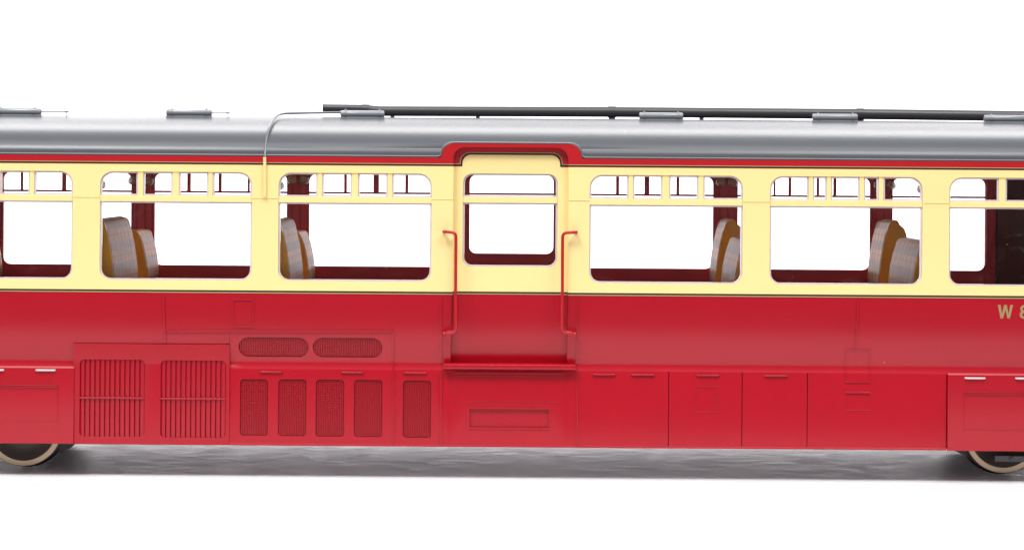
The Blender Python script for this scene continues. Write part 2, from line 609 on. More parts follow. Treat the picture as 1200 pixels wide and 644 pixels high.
def window_unit(ua, uc, vt, vq, vm, vb, mull, D, rt, rb, parent, name='window'):
    """cream transom + mullions as the window, milky glazing rims and clear panes as sub-parts"""
    bm = bmesh.new()
    ubox(bm, ua + 0.3, uc - 0.3, vq, vm, D + 0.35, D + 4.5)
    for a, c in mull:
        ubox(bm, a, c, vt - .3, vq, D + 0.9, D + 4.5)
    w = link(name, bm, 'cream', parent)
    edges = [ua] + [e for mm in mull for e in mm] + [uc]
    lights = []
    for i in range(0, len(edges), 2):
        r = [0, 0, 0, 0]
        if i == 0:
            r[0] = rt
        if i == len(edges) - 2:
            r[1] = rt
        lights.append((edges[i], edges[i + 1], vt, vq, tuple(r)))
    lights.append((ua, uc, vm, vb, (0, 0, rb, rb)))
    for a, c, t, q, r in lights:
        rw = 2.0
        inner = rrect(a + rw, c - rw, t + rw, q - rw, tuple(max(0, k - rw) if k else 0 for k in r), 8)
        outer = rrect(a + .1, c - .1, t + .1, q - .1, r, 8)
        link('glazing_rim', plate(outer, [inner], D=D + 2.2, thick=3.2), 'rim', w)
        pane = rrect(a + rw + .05, c - rw - .05, t + rw + .05, q - rw - .05, tuple(max(0, k - rw) if k else 0 for k in r), 8)
        link('window_pane', plate(pane, D=D + 3.0, thick=0), 'glass', w)
    return w


for a, c, mull, _ in WIN:
    window_unit(U(a), U(c), VT, VQ, VM, VB, [(U(p, 215), U(q, 215)) for p, q in mull], 0, 15, 13, car)

# --- crimson lower side
# louvre and mesh openings (picture pixels)
LOUV = [(92.2, 168.4, 421.5, 511.8), (187.3, 263.6, 422.5, 513)]
OVAL = [(278.8, 360.8, 395.3, 418.6), (365.8, 447.6, 395.9, 419.2)]
MESH = [(280.3, 313.2, 444.6, 511), (325.1, 358.2, 444.8, 511.6), (369.3, 402.6, 445.2, 512.2), (414.2, 447.6, 445.5, 512.6), (471.7, 504.8, 446, 513.4)]


def R4(x0, x1, y0, y1):
    xm, ym = (x0 + x1) / 2, (y0 + y1) / 2
    a, t = uv(x0, ym)[0], uv(xm, y0)[1]
    c, q = uv(x1, ym)[0], uv(xm, y1)[1]
    return a, c, t, q


louv_r = [R4(*q) for q in LOUV]
oval_r = [R4(*q) for q in OVAL]
mesh_r = [R4(*q) for q in MESH]
VLOW = 523.4
uLB = uv(86, 475)[0]           # left box edge
uRB = uv(1110.5, 480)[0]       # right box edge
seams = [uv(x, 480)[0] for x in (784, 870.3, 947)]
DBOT = 426.4


def hole(r, rad, n=6):
    return rrect(r[0], r[1], r[2], r[3], rad, n)


# left of the door
lp = [(U0, 343), (uv(529.5, 345)[0], 343), (uv(527.5, 425)[0], DBOT), (uv(527.5, 425)[0], VLOW), (uLB, VLOW), (uLB, 435), (U0, 435)]
holes = [hole(r, 5) for r in louv_r] + [hole(r, (r[3] - r[2]) / 2 - .05, 8) for r in oval_r] + [hole(r, 4.2) for r in mesh_r]
bm = plate(lp, holes, follow=True, thick=3)
# under the door
dl, dr = uv(527.5, 425)[0], uv(664.5, 425)[0]
rec = R4(550, 643.5, 479.5, 501.3)
plate([(dl + .05, DBOT), (dr - .05, DBOT), (dr - .05, VLOW), (dl + .05, VLOW)], [hole(rec, 0)], follow=True, thick=3, bm=bm)
# right of the door, split at the three engraved seams
g = 0.45
rp = [(uv(666, 345)[0], 343), (U1, 343), (U1, 435.5), (uRB, 435.5)]
rp += [(uRB, VLOW)]
for s in reversed(seams):
    rp += [(s + g, VLOW), (s + g, 434.6), (s - g, 434.6), (s - g, VLOW)]
rp += [(dr, VLOW), (dr, DBOT)]
plate(rp, [], follow=True, thick=3, bm=bm)
lower = link('crimson_side_panel', bm, 'red', car)
lower['label'] = 'crimson lower body side and skirt with grilles and seams'
# inner skin closing seams and recesses
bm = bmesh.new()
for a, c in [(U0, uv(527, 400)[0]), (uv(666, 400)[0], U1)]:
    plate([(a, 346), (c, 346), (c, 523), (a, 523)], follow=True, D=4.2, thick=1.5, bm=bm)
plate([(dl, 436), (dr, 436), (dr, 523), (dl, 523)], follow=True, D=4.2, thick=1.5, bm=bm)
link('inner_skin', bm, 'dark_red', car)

# rolled lip along the bottom edge
bm = bmesh.new()
segs = [(uLB, uRB)]
for a, c in segs:
    tube(bm, [W(a, VLOW - .2, 6.5), W(c, VLOW - .2, 6.5)], 1.35 * PX, 10)
link('skirt_lip', bm, 'red', car)


def ubead(pts, w=2.0, h=1.3, name='panel_bead', follow=True):
    o = link(name, ribbon(dense(pts), w, -h, 1.0, follow), 'red', car)
    return o


def groove(a, c, t, q):
    pass


V = lambda x, y: uv(x, y)
ubead([V(191.8, 346.5), V(192.8, 401.5)], 2.6)
ubead([V(193, 388), V(460.5, 388)], 2.8)
ubead([V(266.8, 390), V(266.8, 402)], 2.6)
ubead([V(460.5, 387), V(460.8, 522)], 2.2)
ubead([V(516.8, 347), V(516.8, 426)], 2.2)
ubead([V(516.8, 436), V(516.8, 522.5)], 2.2)
ubead([V(676.8, 347), V(676.3, 427)], 2.2)
ubead([V(676.8, 436), V(676.8, 523)], 2.2)
ubead([V(1005.5, 351), V(1003.5, 409)], 2.4)


def frame_bead(x0, x1, y0, y1, w=1.7, h=0.9, name='access_panel'):
    a, c, t, q = R4(x0, x1, y0, y1)
    bm = plate(rrect(a, c, t, q), [rrect(a + w, c - w, t + w, q - w)], follow=True, D=-h, thick=1.2)
    return link(name, bm, 'red', car)


frame_bead(272.5, 297.5, 350, 383.5, 2.0)
frame_bead(991, 1021.5, 409.5, 449, 1.7)
frame_bead(991, 1021, 459, 481.5, 1.0, 0.3)
frame_bead(816.5, 841.5, 453, 484, 1.2, 0.4)
frame_bead(533, 660.5, 440.5, 472, 1.0, 0.3)


def raised_panel(x0, x1, y0, y1, holes=(), h=1.0, name='raised_panel', mat='red'):
    a, c, t, q = R4(x0, x1, y0, y1)
    bm = plate(rrect(a, c, t, q), holes, follow=True, D=-h, thick=h + .4)
    return link(name, bm, mat, car)


# engine side raised panel round the two louvres
a, c, t, q = R4(84.6, 268, 403.6, 520.2)
lpf = lambda v: 2.2 + 2.7 * min(1, max(0, (v - 403) / 27))
link('louvre_panel', plate(rrect(a, c, t, q), [hole(r, 5) for r in louv_r], fn=lpf, cuts=(412, 421, 427, 430), thick=5), 'red', car)
# flat panel under the door hangs 0.4 proud, with a shadow line above it
bm = bmesh.new()
a, c, t, q = R4(533, 660, 436.6, 438.6)
ubox(bm, a, c, t, q, 5.0, 7.5)
link('step_hinge_bar', bm, 'red', car)
# small handles
for x0, x1, y in [(304, 329.5, 436), (400, 425, 436.5), (473.5, 499.5, 437), (695, 721, 439), (740.5, 767, 439.3), (817, 843, 440), (897, 923, 440.5)]:
    a, c, t, q = R4(x0, x1, y - 1.3, y + 1.3)
    bm = bmesh.new()
    vm = (t + q) / 2
    D = prof(vm)
    tube(bm, fillet([W(a, vm, D + 1), W(a, vm, D - 1.5), W(c, vm, D - 1.5), W(c, vm, D + 1)], 1.2 * PX, 3), 1.0 * PX, 8)
    link('grab_handle', bm, 'red', car)
# filler flap strip
bm = bmesh.new()
a, c, t, q = R4(992.5, 1020, 459.6, 461.2)
ubox(bm, a, c, t, q, 5.2, 7)
link('flap_hinge', bm, 'red', car)

# framed recess under the door
a, c, t, q = R4(547.5, 645.8, 477.5, 503.3)
bm = plate(rrect(a, c, t, q), [hole(rec, 0)], follow=True, D=-0.9, thick=1.3)
rf = link('recess_frame', bm, 'red', car)
bm = plate(rrect(rec[0] - .5, rec[1] + .5, rec[2] - .5, rec[3] + .5), D=9.3, thick=.7)
link('recess_back', bm, 'red', rf)

# louvre grilles: slanted vertical slats and one cross bar
for i, r in enumerate(louv_r):
    root = None
    bm = bmesh.new()
    n = 13
    pitch = (r[1] - r[0]) / n
    for k in range(n):
        u = r[0] + pitch * (k + 0.5)
        y0, y1 = 3.0, 7.5
        pts = [(u - pitch * .5, 4.6), (u + pitch * .30, 3.0), (u + pitch * .44, 3.4), (u - pitch * .1, 5.6)]
        lo = [bm.verts.new(W(p[0], r[3] + .8, p[1] + 2.4)) for p in pts]
        hi = [bm.verts.new(W(p[0], r[2] - .8, p[1] + 2.2)) for p in pts]
        for j in range(4):
            bm.faces.new((lo[j], lo[(j + 1) % 4], hi[(j + 1) % 4], hi[j]))
        bm.faces.new(lo); bm.faces.new(hi[::-1])
    lv = link('louvre_grille', bm, 'red', car)
    bm = bmesh.new()
    vm = uv(130 if i == 0 else 225, 466.4 if i == 0 else 467.4)[1]
    tube(bm, [W(r[0] - .3, vm, 4.6), W(r[1] + .3, vm, 4.6)], 1.05 * PX, 8)
    link('cross_bar', bm, 'red', lv)

# woven mesh grilles
def mesh_grille(r, rad, n=6, pitch=2.05, w=0.95):
    bm = bmesh.new()
    shape = hole(r, rad, n)
    cx, cy = (r[0] + r[1]) / 2, (r[2] + r[3]) / 2
    def span_u(v):
        rr = rad
        dy = 0
        if v < r[2] + rr: dy = r[2] + rr - v
        if v > r[3] - rr: dy = v - (r[3] - rr)
        ins = rr - math.sqrt(max(0, rr * rr - dy * dy))
        return r[0] + ins - .3, r[1] - ins + .3
    def span_v(u):
        rr = rad
        dx = 0
        if u < r[0] + rr: dx = r[0] + rr - u
        if u > r[1] - rr: dx = u - (r[1] - rr)
        ins = rr - math.sqrt(max(0, rr * rr - dx * dx))
        return r[2] + ins - .3, r[3] - ins + .3
    D = 1.6
    k = max(1, round((r[1] - r[0]) / pitch))
    for i in range(1, k):
        u = r[0] + (r[1] - r[0]) * i / k
        a, c = span_v(u)
        b0 = [W(u - w / 2, a, prof(a) + D), W(u + w / 2, a, prof(a) + D)]
        if a > 434 or c < 427:
            steps = [a, c] if a > 434 else [a + (c - a) * j / 4 for j in range(5)]
        else:
            steps = [a + (c - a) * j / 8 for j in range(9)]
        rows = [[bm.verts.new(W(u - w / 2, s, prof(s) + D)), bm.verts.new(W(u + w / 2, s, prof(s) + D)),
                 bm.verts.new(W(u + w / 2, s, prof(s) + D + .8)), bm.verts.new(W(u - w / 2, s, prof(s) + D + .8))] for s in steps]
        for A, B in zip(rows, rows[1:]):
            for j in range(4):
                bm.faces.new((A[j], A[(j + 1) % 4], B[(j + 1) % 4], B[j]))
    k = max(1, round((r[3] - r[2]) / pitch))
    for i in range(1, k):
        v = r[2] + (r[3] - r[2]) * i / k
        a, c = span_u(v)
        ubox(bm, a, c, v - w / 2, v + w / 2, prof(v) + D + .35, prof(v) + D + 1.2)
    return link('mesh_grille', bm, 'red', car, smooth=0)


for r in oval_r:
    mesh_grille(r, (r[3] - r[2]) / 2 - .05, 8)
for r in mesh_r:
    mesh_grille(r, 4.2)


# end boxes over the bogies
def end_box(uEdge, uFar, vt, vb, handles, insetx, sign):
    bm = bmesh.new()
    # slightly battered box, front stands proud of the skirt
    pts = [(vt, 7.5), (vt + .6, 4.6), (vt + 2.0, 3.4), (vb - 2, 2.4), (vb - .6, 2.6), (vb, 3.6), (vb, 7), (vb - 3, 8), (vt + 3, 9)]
    A = [bm.verts.new(W(uEdge, p[0], p[1])) for p in pts]
    B = [bm.verts.new(W(uFar, p[0], p[1])) for p in pts]
    for k in range(len(pts)):
        bm.faces.new((A[k], A[(k + 1) % len(pts)], B[(k + 1) % len(pts)], B[k]))
    bm.faces.new(A); bm.faces.new(B[::-1])
    root = link('bogie_cover', bm, 'red', car)
    return root


vt_, vb_ = 433.2, 523.6
lb = end_box(uLB - .4, U0, 433.2, 523.8, None, None, -1)
rb = end_box(uRB + .8, U1, 433.6, 524.6, None, None, 1)
for root, hs in ((lb, [(42, 63.5, 433.6), (-22, 3, 433.4), (-84, -62, 433)]), (rb, [(1132, 1154.5, 443), (1191.5, 1216, 443.3), (1250, 1272, 443.6)])):
    for x0, x1, y in hs:
        a, c, t, q = R4(x0, x1, y - 1.2, y + 1.2)
        vm = (t + q) / 2
        bm = bmesh.new()
        tube(bm, fillet([W(a, vm, 4), W(a, vm, 1.4), W(c, vm, 1.4), W(c, vm, 4)], 1.2 * PX, 3), 1.15 * PX, 8)
        link('handle', bm, 'bright', root)
for root, x0, x1, y0, y1 in ((lb, -160, 67.5, 451, 493), (rb, 1130, 1330, 459.5, 503)):
    a, c, t, q = R4(x0, x1, y0, y1)
    k = ROLL * ((x0 + x1) / 2 - (30 if x0 < 0 else 1165))
    t += k; q += k
    bm = bmesh.new()
    ubox(bm, a, c, t, t + 1.2, 2.2, 4.6)
    ubox(bm, a, c, t + 2.0, t + 3.2, 2.0, 4.6)
    ubox(bm, a, a + 1, t + 3.2, q, 2.6, 4.6)
    ubox(bm, c - 1, c, t + 3.2, q, 2.6, 4.6)
    ubox(bm, a, c, q, q + 1, 2.2, 4.6)
    link('inset_flap', bm, 'red', root)
# end returns of the covers below the skirt (dark)

# --- waist lining
bm = bmesh.new()
for a, c in ((U0, DL), (DR, U1)):
    ubox(bm, a, c, 342.3, 344.3, -0.15, 1)
wl = link('waist_lining', bm, 'black', car)
bm = bmesh.new()
for a, c in ((U0, DL), (DR, U1)):
    ubox(bm, a, c, 344.35, 345.5, -0.4, 1)
link('gold_line', bm, 'gold', wl)

# --- doorway hood: crimson band stepping up over the door
def arch(x0, x1, yb, yt, r, n=7):
    """open path up, over and down again in u, v"""
    a = uv(x0, yb)[0]; c = uv(x1, yb)[0]
    vb = yb; vt = yt
    pts = [(a, vb)]
    for i in range(n + 1):
        t = math.pi / 2 * i / n
        pts.append((a + r - r * math.cos(t), vt + r - r * math.sin(t)))
    for i in range(n + 1):
        t = math.pi / 2 * i / n
        pts.append((c - r + r * math.sin(t), vt + r - r * math.cos(t)))
    pts.append((c, vb))
    return pts


hood_out = arch(517.5, 681.5, 185.3, 168.2, 15)
hood_in = arch(531, 666, 195.2, 172.8, 14)
# band left and right plus the hood as one sheet
hl, hr = hood_out[0][0], hood_out[-1][0]
outl = [(U0, 185.3)] + hood_out + [(U1, 185.3), (U1, 195.2)] + hood_in[::-1] + [(U0, 195.2)]
bm = plate(outl, [], D=-0.2, thick=5)
band = link('cantrail_band', bm, 'red_gloss', car)
# hood top running back into the roof
bm = bmesh.new()
ho = hood_out[1:-1]
A = [bm.verts.new(W(p[0], p[1], 1.0)) for p in [(hl, 185.6)] + ho + [(hr, 185.6)]]
B = [bm.verts.new(W(p[0], p[1] - 1.0, 46)) for p in [(hl, 185.6)] + ho + [(hr, 185.6)]]
for k in range(len(A) - 1):
    bm.faces.new((A[k], A[k + 1], B[k + 1], B[k]))
link('hood_top', bm, 'roof', car)
# grey bead round roof edge and hood
path = [(U0, 183.4)] + [(hl - 1.5, 183.4)] + [(p[0] + (-.9 if p[0] < 0 else .9) * (1 if abs(p[0] - (hl + hr) / 2) > 70 else 0), p[1] - .8) for p in hood_out] + [(hr + 1.5, 183.4), (U1, 183.4)]
path = [(U0, 183.6), (hl - 4, 183.6)] + [(hl - 1.6, 182.6)] + [(p[0] - 1.2 if p[0] < 0 else p[0] + 1.2, p[1] - 1.0) for p in hood_out[1:-1]] + [(hr + 1.6, 182.6), (hr + 4, 183.6), (U1, 183.6)]
bm = bmesh.new()
tube(bm, [W(p[0], p[1], -0.2) for p in path], 0.85 * PX, 8)
link('gutter', bm, 'gutter', car)
bm = ribbon([(p[0], p[1] + 1.3) for p in path[:2]], 1.3, 0.1, 2)
link('gutter_drip', bm, 'gutter', car)
bm = ribbon([(p[0], p[1] + 1.3) for p in path[-2:]], 1.3, 0.1, 2)
link('gutter_drip', bm, 'gutter', car)

# cantrail lining: gold over black
LN = [(U0, 0), (DL, 0)]
bm = bmesh.new()
for a, c in ((U0, DL - .05), (DR + .05, U1)):
    ubox(bm, a, c, 193.2, 194.8, -.35, 1)
cl = link('cantrail_lining', bm, 'black', car)
bm = bmesh.new()
for a, c in ((U0, DL - .05), (DR + .05, U1)):
    ubox(bm, a, c, 192.3, 193.15, -.35, 1)
link('gold_line', bm, 'gold', cl)

# doorway reveal: cream and red side walls of the recess
RECD = 9.0
for x in (DL, DR):
    s = 1 if x == DL else -1
    bm = bmesh.new()
    ubox(bm, x - .1 * s, x - 1.5 * s, 196, 342, .4, RECD + 14)
    link('doorway_side', bm, 'cream', car)
    bm = bmesh.new()
    ubox(bm, x - .1 * s, x - 1.4 * s, 176, 195, .4, RECD + 14)
    link('doorway_side', bm, 'red_gloss', car)
    bm = bmesh.new()
    xx = (uv(528.6, 390)[0] if s == 1 else uv(664.8, 390)[0])
    ubox(bm, xx - .2 * s, xx - 1.6 * s, 346, 426, 12, RECD + 16)
    link('doorway_side', bm, 'red', car)
bm = bmesh.new()
ubox(bm, DL + 8, DR - 8, 170.5, 172.6, 1, RECD + 12)
link('doorway_head', bm, 'red_gloss', car)

# --- the sliding door
d0, d1, dv0, dv1 = R4(542, 653.5, 203.6, 313.2)
door = empty('door', W((DL + DR) / 2, 426, RECD), car)
door['label'] = 'recessed passenger door, cream above and crimson below'
LT = arch(541.2, 657.0, 193.6, 181.2, 11)          # lining path on the door top
up_out = [(DL - 1, 195.4)] + [(LT[0][0], 195.4)] + LT[1:-1] + [(LT[-1][0], 195.4), (DR + 1, 195.4), (DR + 1, 343), (DL - 1, 343)]
bm = plate(up_out, [rrect(d0, d1, dv0, dv1, (11, 11, 11, 11), 8)], D=RECD, thick=4)
link('door_window_panel', bm, 'cream', door)
top_out = [(DL - 1, 171), (DR + 1, 171), (DR + 1, 195.35), (LT[-1][0], 195.35)] + LT[1:-1][::-1] + [(LT[0][0], 195.35), (DL - 1, 195.35)]
bm = plate(top_out, [], D=RECD - .1, thick=4)
link('door_head_panel', bm, 'red_gloss', door)
pth = [(DL, 194.0), (LT[0][0] - .6, 194.0)] + [(p[0] + (-.5 if p[0] < 0 else .5), p[1] - .7) for p in LT[1:-1]] + [(LT[-1][0] + .6, 194.0), (DR, 194.0)]
bm = ribbon(pth, 1.9, RECD - .4, RECD + 1)
link('door_lining', bm, 'black', door)
pth2 = [(DL, 192.5), (LT[0][0] - 2.1, 192.5)] + [(p[0] + (-2.0 if p[0] < 0 else 2.0), p[1] - 2.2) for p in LT[1:-1]] + [(LT[-1][0] + 2.1, 192.5), (DR, 192.5)]
bm = ribbon(pth2, 0.9, RECD - .35, RECD + 1)
link('gold_line', bm, 'gold', door)
bm = bmesh.new(); ubox(bm, DL, DR, 342.3, 344.3, RECD - .3, RECD + 1); link('door_lining', bm, 'black', door)
bm = bmesh.new(); ubox(bm, DL, DR, 344.35, 345.4, RECD - .4, RECD + 1); link('gold_line', bm, 'gold', door)
a0, a1 = uv(529, 385)[0] - 1.5, uv(664.5, 385)[0] + 1.5
bm = plate([(a0, 343), (a1, 343), (a1, 426.5), (a0, 426.5)], D=RECD, follow=True, thick=3)
link('door_kick_panel', bm, 'red', door)
window_unit(d0, d1, dv0, uv(598, 231)[1], uv(598, 237.8)[1], dv1, [], RECD, 11, 11, door)
# step board
bm = bmesh.new()
s0, s1 = uv(519.5, 430)[0], uv(674.5, 430)[0]
pts = [(426.2, 18), (426.4, -2.4), (427.4, -3.6), (430.4, -3.6), (432.0, -2.6), (433.6, 2), (434.4, 8), (434.4, 18)]
A = [bm.verts.new(W(s0, p[0], p[1])) for p in pts]; B = [bm.verts.new(W(s1, p[0], p[1])) for p in pts]
for k in range(len(pts)):
    bm.faces.new((A[k], A[(k + 1) % len(pts)], B[(k + 1) % len(pts)], B[k]))
bm.faces.new(A); bm.faces.new(B[::-1])
link('door_step', bm, 'red', car)

# handrails
for side in (-1, 1):
    if side < 0:
        q = [S(520.5, 271.3, 3), S(520.5, 271.3, -9), S(534.3, 272.5, -10), S(533.6, 388.5, -10), S(520.5, 390.5, -8), S(520.0, 390.5, 5)]
    else:
        q = [S(675, 272, 3), S(675, 272, -9), S(659.3, 272.8, -10), S(658.8, 388.5, -10), S(673.8, 391, -8), S(674.2, 391, 5)]
    bm = bmesh.new()
    tube(bm, fillet(q, 5.5 * PX, 5), 1.85 * PX, 12)
    hr_ = link('handrail', bm, 'red_gloss', car)
    for k in (0, 5):
        bm = bmesh.new()
        bmesh.ops.create_uvsphere(bm, u_segments=14, v_segments=10, radius=2.2 * PX)
        p = Vector(q[1] if k == 0 else q[4]); p.y = q[1].y if k == 0 else q[4].y
        bmesh.ops.translate(bm, verts=bm.verts, vec=p)
        link('rail_boss', bm, 'red_gloss', hr_)

# --- roof
def roof_z(D, rise=49.0):
    c = 1 - D / HALF
    c = max(-1, min(1, c))
    return 16.6 + rise * (1 - abs(c) ** 2.25) ** (1 / 1.9)


bm = bmesh.new()
prow = []
for i in range(49):
    t = math.pi * i / 48
    D = HALF * (1 - math.cos(t)) * 0.996 + .6
    prow.append((D, roof_z(D)))
prow = [(.6, 14.7)] + prow + [(prow[-1][0], 14.7)]
rows = []
for u in [U0, -700, -500, -300, DL + .2, DL + .6, DR - .6, DR - .2, 300, 500, 700, U1]:
    door_bay = DL + .4 < u < DR - .4
    rows.append([bm.verts.new(W(u, HV - z, D)) for D, z in [(max(D_, 9.2), max(z_, roof_z(9.2))) if door_bay and D_ < HALF else (D_, z_) for D_, z_ in prow]])
for A, B in zip(rows, rows[1:]):
    for k in range(len(A) - 1):
        bm.faces.new((A[k], A[k + 1], B[k + 1], B[k]))
roof = link('roof', bm, 'roof', car, smooth=50)


def torpedo(x0, x1, r0, r1, wire=None):
    """cylindrical roof ventilator with two clamp rings on a flared base"""
    D = 112
    base_z = roof_z(D)
    k = (F + D) / F
    ua, ub = uv(x0, 136)[0] * k, uv(x1, 136)[0] * k
    zc = base_z + 5.0
    c = lambda u: Vector((u * PX, (D - HALF) * PX, (zc + GZ) * PX))
    root = None
    bm = bmesh.new()
    tube(bm, [c(ua), c(ua + .8), c(ua + 1.6), c(ub - 1.6), c(ub - .8), c(ub)], [2.8 * PX, 3.9 * PX, 4.2 * PX, 4.2 * PX, 3.9 * PX, 2.8 * PX], 20)
    root = link('roof_ventilator', bm, 'fitting', car)
    for x in (r0, r1):
        bm = bmesh.new()
        u = uv(x, 136)[0] * k
        tube(bm, [c(u - 1.2), c(u + 1.2)], 5.0 * PX, 20)
        tube(bm, [c(u) + Vector((0, 0, 4.6 * PX)), c(u) + Vector((0, 0, 6.2 * PX))], .9 * PX, 8)
        link('clamp_ring', bm, 'fitting', root)
    bm = bmesh.new()
    b0 = Vector((ua * PX, (D - 3 - HALF) * PX, (roof_z(D - 8) - 2 + GZ) * PX))
    b1 = Vector((ub * PX, (D + 3 - HALF) * PX, (zc - 3.6 + GZ) * PX))
    box(bm, b0, b1)
    link('ventilator_base', bm, 'fitting', root)
    if wire:
        bm = bmesh.new()
        uw = uv(wire, 136)[0] * k
        tube(bm, [c(ub), c(uw)], .8 * PX, 8)
        tube(bm, [c(uw - 6), c(uw - 4.5), c(uw - 3), c(uw - 1)], [.6 * PX, 1.2 * PX, 1.2 * PX, .6 * PX], 8)
        tube(bm, [c(uw - 4), c(uw - 4) + Vector((0, 0, 1.9 * PX))], .6 * PX, 6)
        tube(bm, [c(uw - 3), Vector((c(uw - 3).x, c(0).y, (roof_z(D) + GZ - 1) * PX))], .5 * PX, 6)
        link('control_wire', bm, 'gutter', root)
    return root


torpedo(-5, 48.7, 1, 40.8, 81)
torpedo(195, 248.5, 201.5, 242, 270)
torpedo(399, 450.5, 405, 444.7)
torpedo(749, 800.5, 755, 794.5)
torpedo(952, 1005, 958.5, 999)
torpedo(1153, 1206, 1161.3, 1200)
torpedo(-210, -158, -204, -164)
torpedo(1356, 1408, 1362, 1402)

# exhaust pipe along the ridge
DP = 168
bm = bmesh.new()
p0 = S(379, 126.6, DP); p1 = S(424, 127.4, DP); p2 = S(445, 130.2, DP); p3 = S(720, 131.2, DP); p4 = S(1000, 133.6, DP); p5 = S(1240, 136.6, DP)
p6 = p5 + (p5 - p4) * 1.6
tube(bm, [p0, p1, p2, p3, p4, p5, p6], [4.9 * PX, 5.3 * PX, 6.4 * PX, 6.5 * PX, 6.7 * PX, 6.8 * PX, 6.8 * PX], 24)
pipe = link('exhaust_pipe', bm, 'pipe', car)
bm = bmesh.new()
tube(bm, [p0 + Vector((-.6 * PX, 0, 0)), p0 + Vector((1.0 * PX, 0, 0))], 5.5 * PX, 24)
link('pipe_end_rim', bm, 'pipe', pipe)
for x, y, w, rr in ((428.5, 128.0, 9, 6.2), (717, 131.2, 10, 7.3), (1008, 133.7, 9, 7.5)):
    c = S(x, y, DP)
    bm = bmesh.new()
    tube(bm, [c - Vector((w / 2 * PX, 0, 0)), c + Vector((w / 2 * PX, 0, 0))], rr * PX, 24)
    link('pipe_collar', bm, 'pipe', pipe)
for x, w in ((717, 8), (822, 5), (1008, 8), (560, 5), (460, 5), (1160, 5)):
    c = S(x, 132, DP)
    bm = bmesh.new()
    box(bm, (c.x - w / 2 * PX, c.y - 3 * PX, (GZ + roof_z(DP) - 1) * PX), (c.x + w / 2 * PX, c.y + 3 * PX, (GZ + 73) * PX))
    link('pipe_bracket', bm, 'pipe', pipe)

# conduit climbing from the side over the roof
cp = [S(310.5, 184, -2), S(311.0, 176, -2 + 4)]
pts_img = [(311.0, 172, 4), (312.6, 160, 12), (314.6, 151, 25), (318.5, 142.5, 48), (322.2, 137.6, 72), (327, 134.2, 96), (334, 132.9, 108), (360, 132.3, 110), (402, 131.8, 112)]
path = [S(310.3, 184, -2.5)] + [S(x, y, D) for x, y, D in pts_img]
bm = bmesh.new()
tube(bm, fillet(path, 8 * PX, 4), 1.5 * PX, 10)
cond = link('roof_conduit', bm, 'gutter', car)
bm = bmesh.new()
tube(bm, [S(310.2, 231.5, -2), S(310.2, 230, -2.6), S(310.2, 184, -2.6)], [0.9 * PX, 1.9 * PX, 1.9 * PX], 12)
o = link('conduit_foot', bm, 'cream', cond)

# --- far side: crimson/cream skin outside, maroon lining with rounded lights inside
FD = 320.0
k_ = (F + FD) / F
FAR = [(-178, -31), (4, 153.6), (181.2, 336), (362.3, 517), (684, 835.6), (864.4, 1019.4), (1046, 1154.5), (1260, 1400)]
fl = []
for x0, x1 in FAR:
    u0, u1 = uv(x0, 260)[0] * k_, uv(x1, 260)[0] * k_
    top = HV + (205.4 - HV) * k_
    bot = HV + (313.2 - HV) * k_
    fl.append((u0, u1, top, bot))
fd = (uv(550.3, 250)[0] * k_, uv(648.6, 250)[0] * k_, HV + (205.4 - HV) * k_, HV + (297 - HV) * k_)
holes = [rrect(a, c, t, q, (10, 10, 10, 10), 7) for a, c, t, q in fl] + [rrect(*fd, (9, 9, 9, 9), 7)]
bm = plate([(U0, 190), (U1, 190), (U1, 420), (U0, 420)], holes, D=FD, thick=3)
lin = link('interior_lining', bm, 'maroon', car)
lin['label'] = 'maroon inner wall of the far side'
holes = [rrect(a - 1.5, c + 1.5, t - 1.5, q + 1.5, (10, 10, 10, 10), 7) for a, c, t, q in fl] + [rrect(fd[0] - 1.5, fd[1] + 1.5, fd[2] - 1.5, fd[3] + 1.5, (9,) * 4, 7)]
bm = plate([(U0, 184), (U1, 184), (U1, 343), (U0, 343)], holes, D=FD + 5, thick=6)
link('cream_side_panel', bm, 'cream', car)
bm = plate([(U0, 343), (U1, 343), (U1, 523), (U0, 523)], [], D=FD + 4, thick=4)
link('crimson_side_panel', bm, 'red', car)
# far transom bars and mullions in maroon
FM = [(72.6, 77.4), (219.3, 223.4), (256, 259.6), (403.2, 406.4), (437.6, 444.0), (475, 478.4), (722, 725.6), (755.4, 761), (792.8, 796.2),
      (906.7, 909), (924.2, 927.4), (957.2, 960.2), (976.8, 980.4), (1100, 1103), (290, 292.6), (24, 27)]
tb = HV + (226.2 - HV) * k_
tq = HV + (228.5 - HV) * k_
for a, c, t, q in fl + [fd]:
    bm = bmesh.new()
    ubox(bm, a - .5, c + .5, tb, tq, FD + .6, FD + 2.6)
    for x0, x1 in FM:
        m0, m1 = uv(x0, 215)[0] * k_, uv(x1, 215)[0] * k_
        if m0 > a and m1 < c:
            ubox(bm, m0, m1, t - .5, tb, FD + .7, FD + 2.6)
    w = link('window', bm, 'maroon', car)
    bm = plate(rrect(a + .1, c - .1, t + .1, q - .1, 10, 7), D=FD + 2.8, thick=0)
    link('window_pane', bm, 'glass', w)
# pillar casings with two beads each
for x0, x1 in ((153.6, 181.2), (336, 362.3), (835.6, 864.4), (1019.4, 1046), (1152.5, 1169), (-31, 4)):
    u0, u1 = uv(x0, 260)[0] * k_, uv(x1, 260)[0] * k_
    bm = bmesh.new()
    ubox(bm, u0 + 3, u1 - 3, 204, 350, FD - 3, FD + .5)
    pc = link('pillar_casing', bm, 'maroon', car)
    bm = bmesh.new()
    for f in (.25, .6):
        u = u0 + (u1 - u0) * f
        tube(bm, [W(u, 203, FD - 3.4), W(u, 352, FD - 3.4)], 1.0 * PX, 8)
    link('casing_bead', bm, 'maroon', pc)

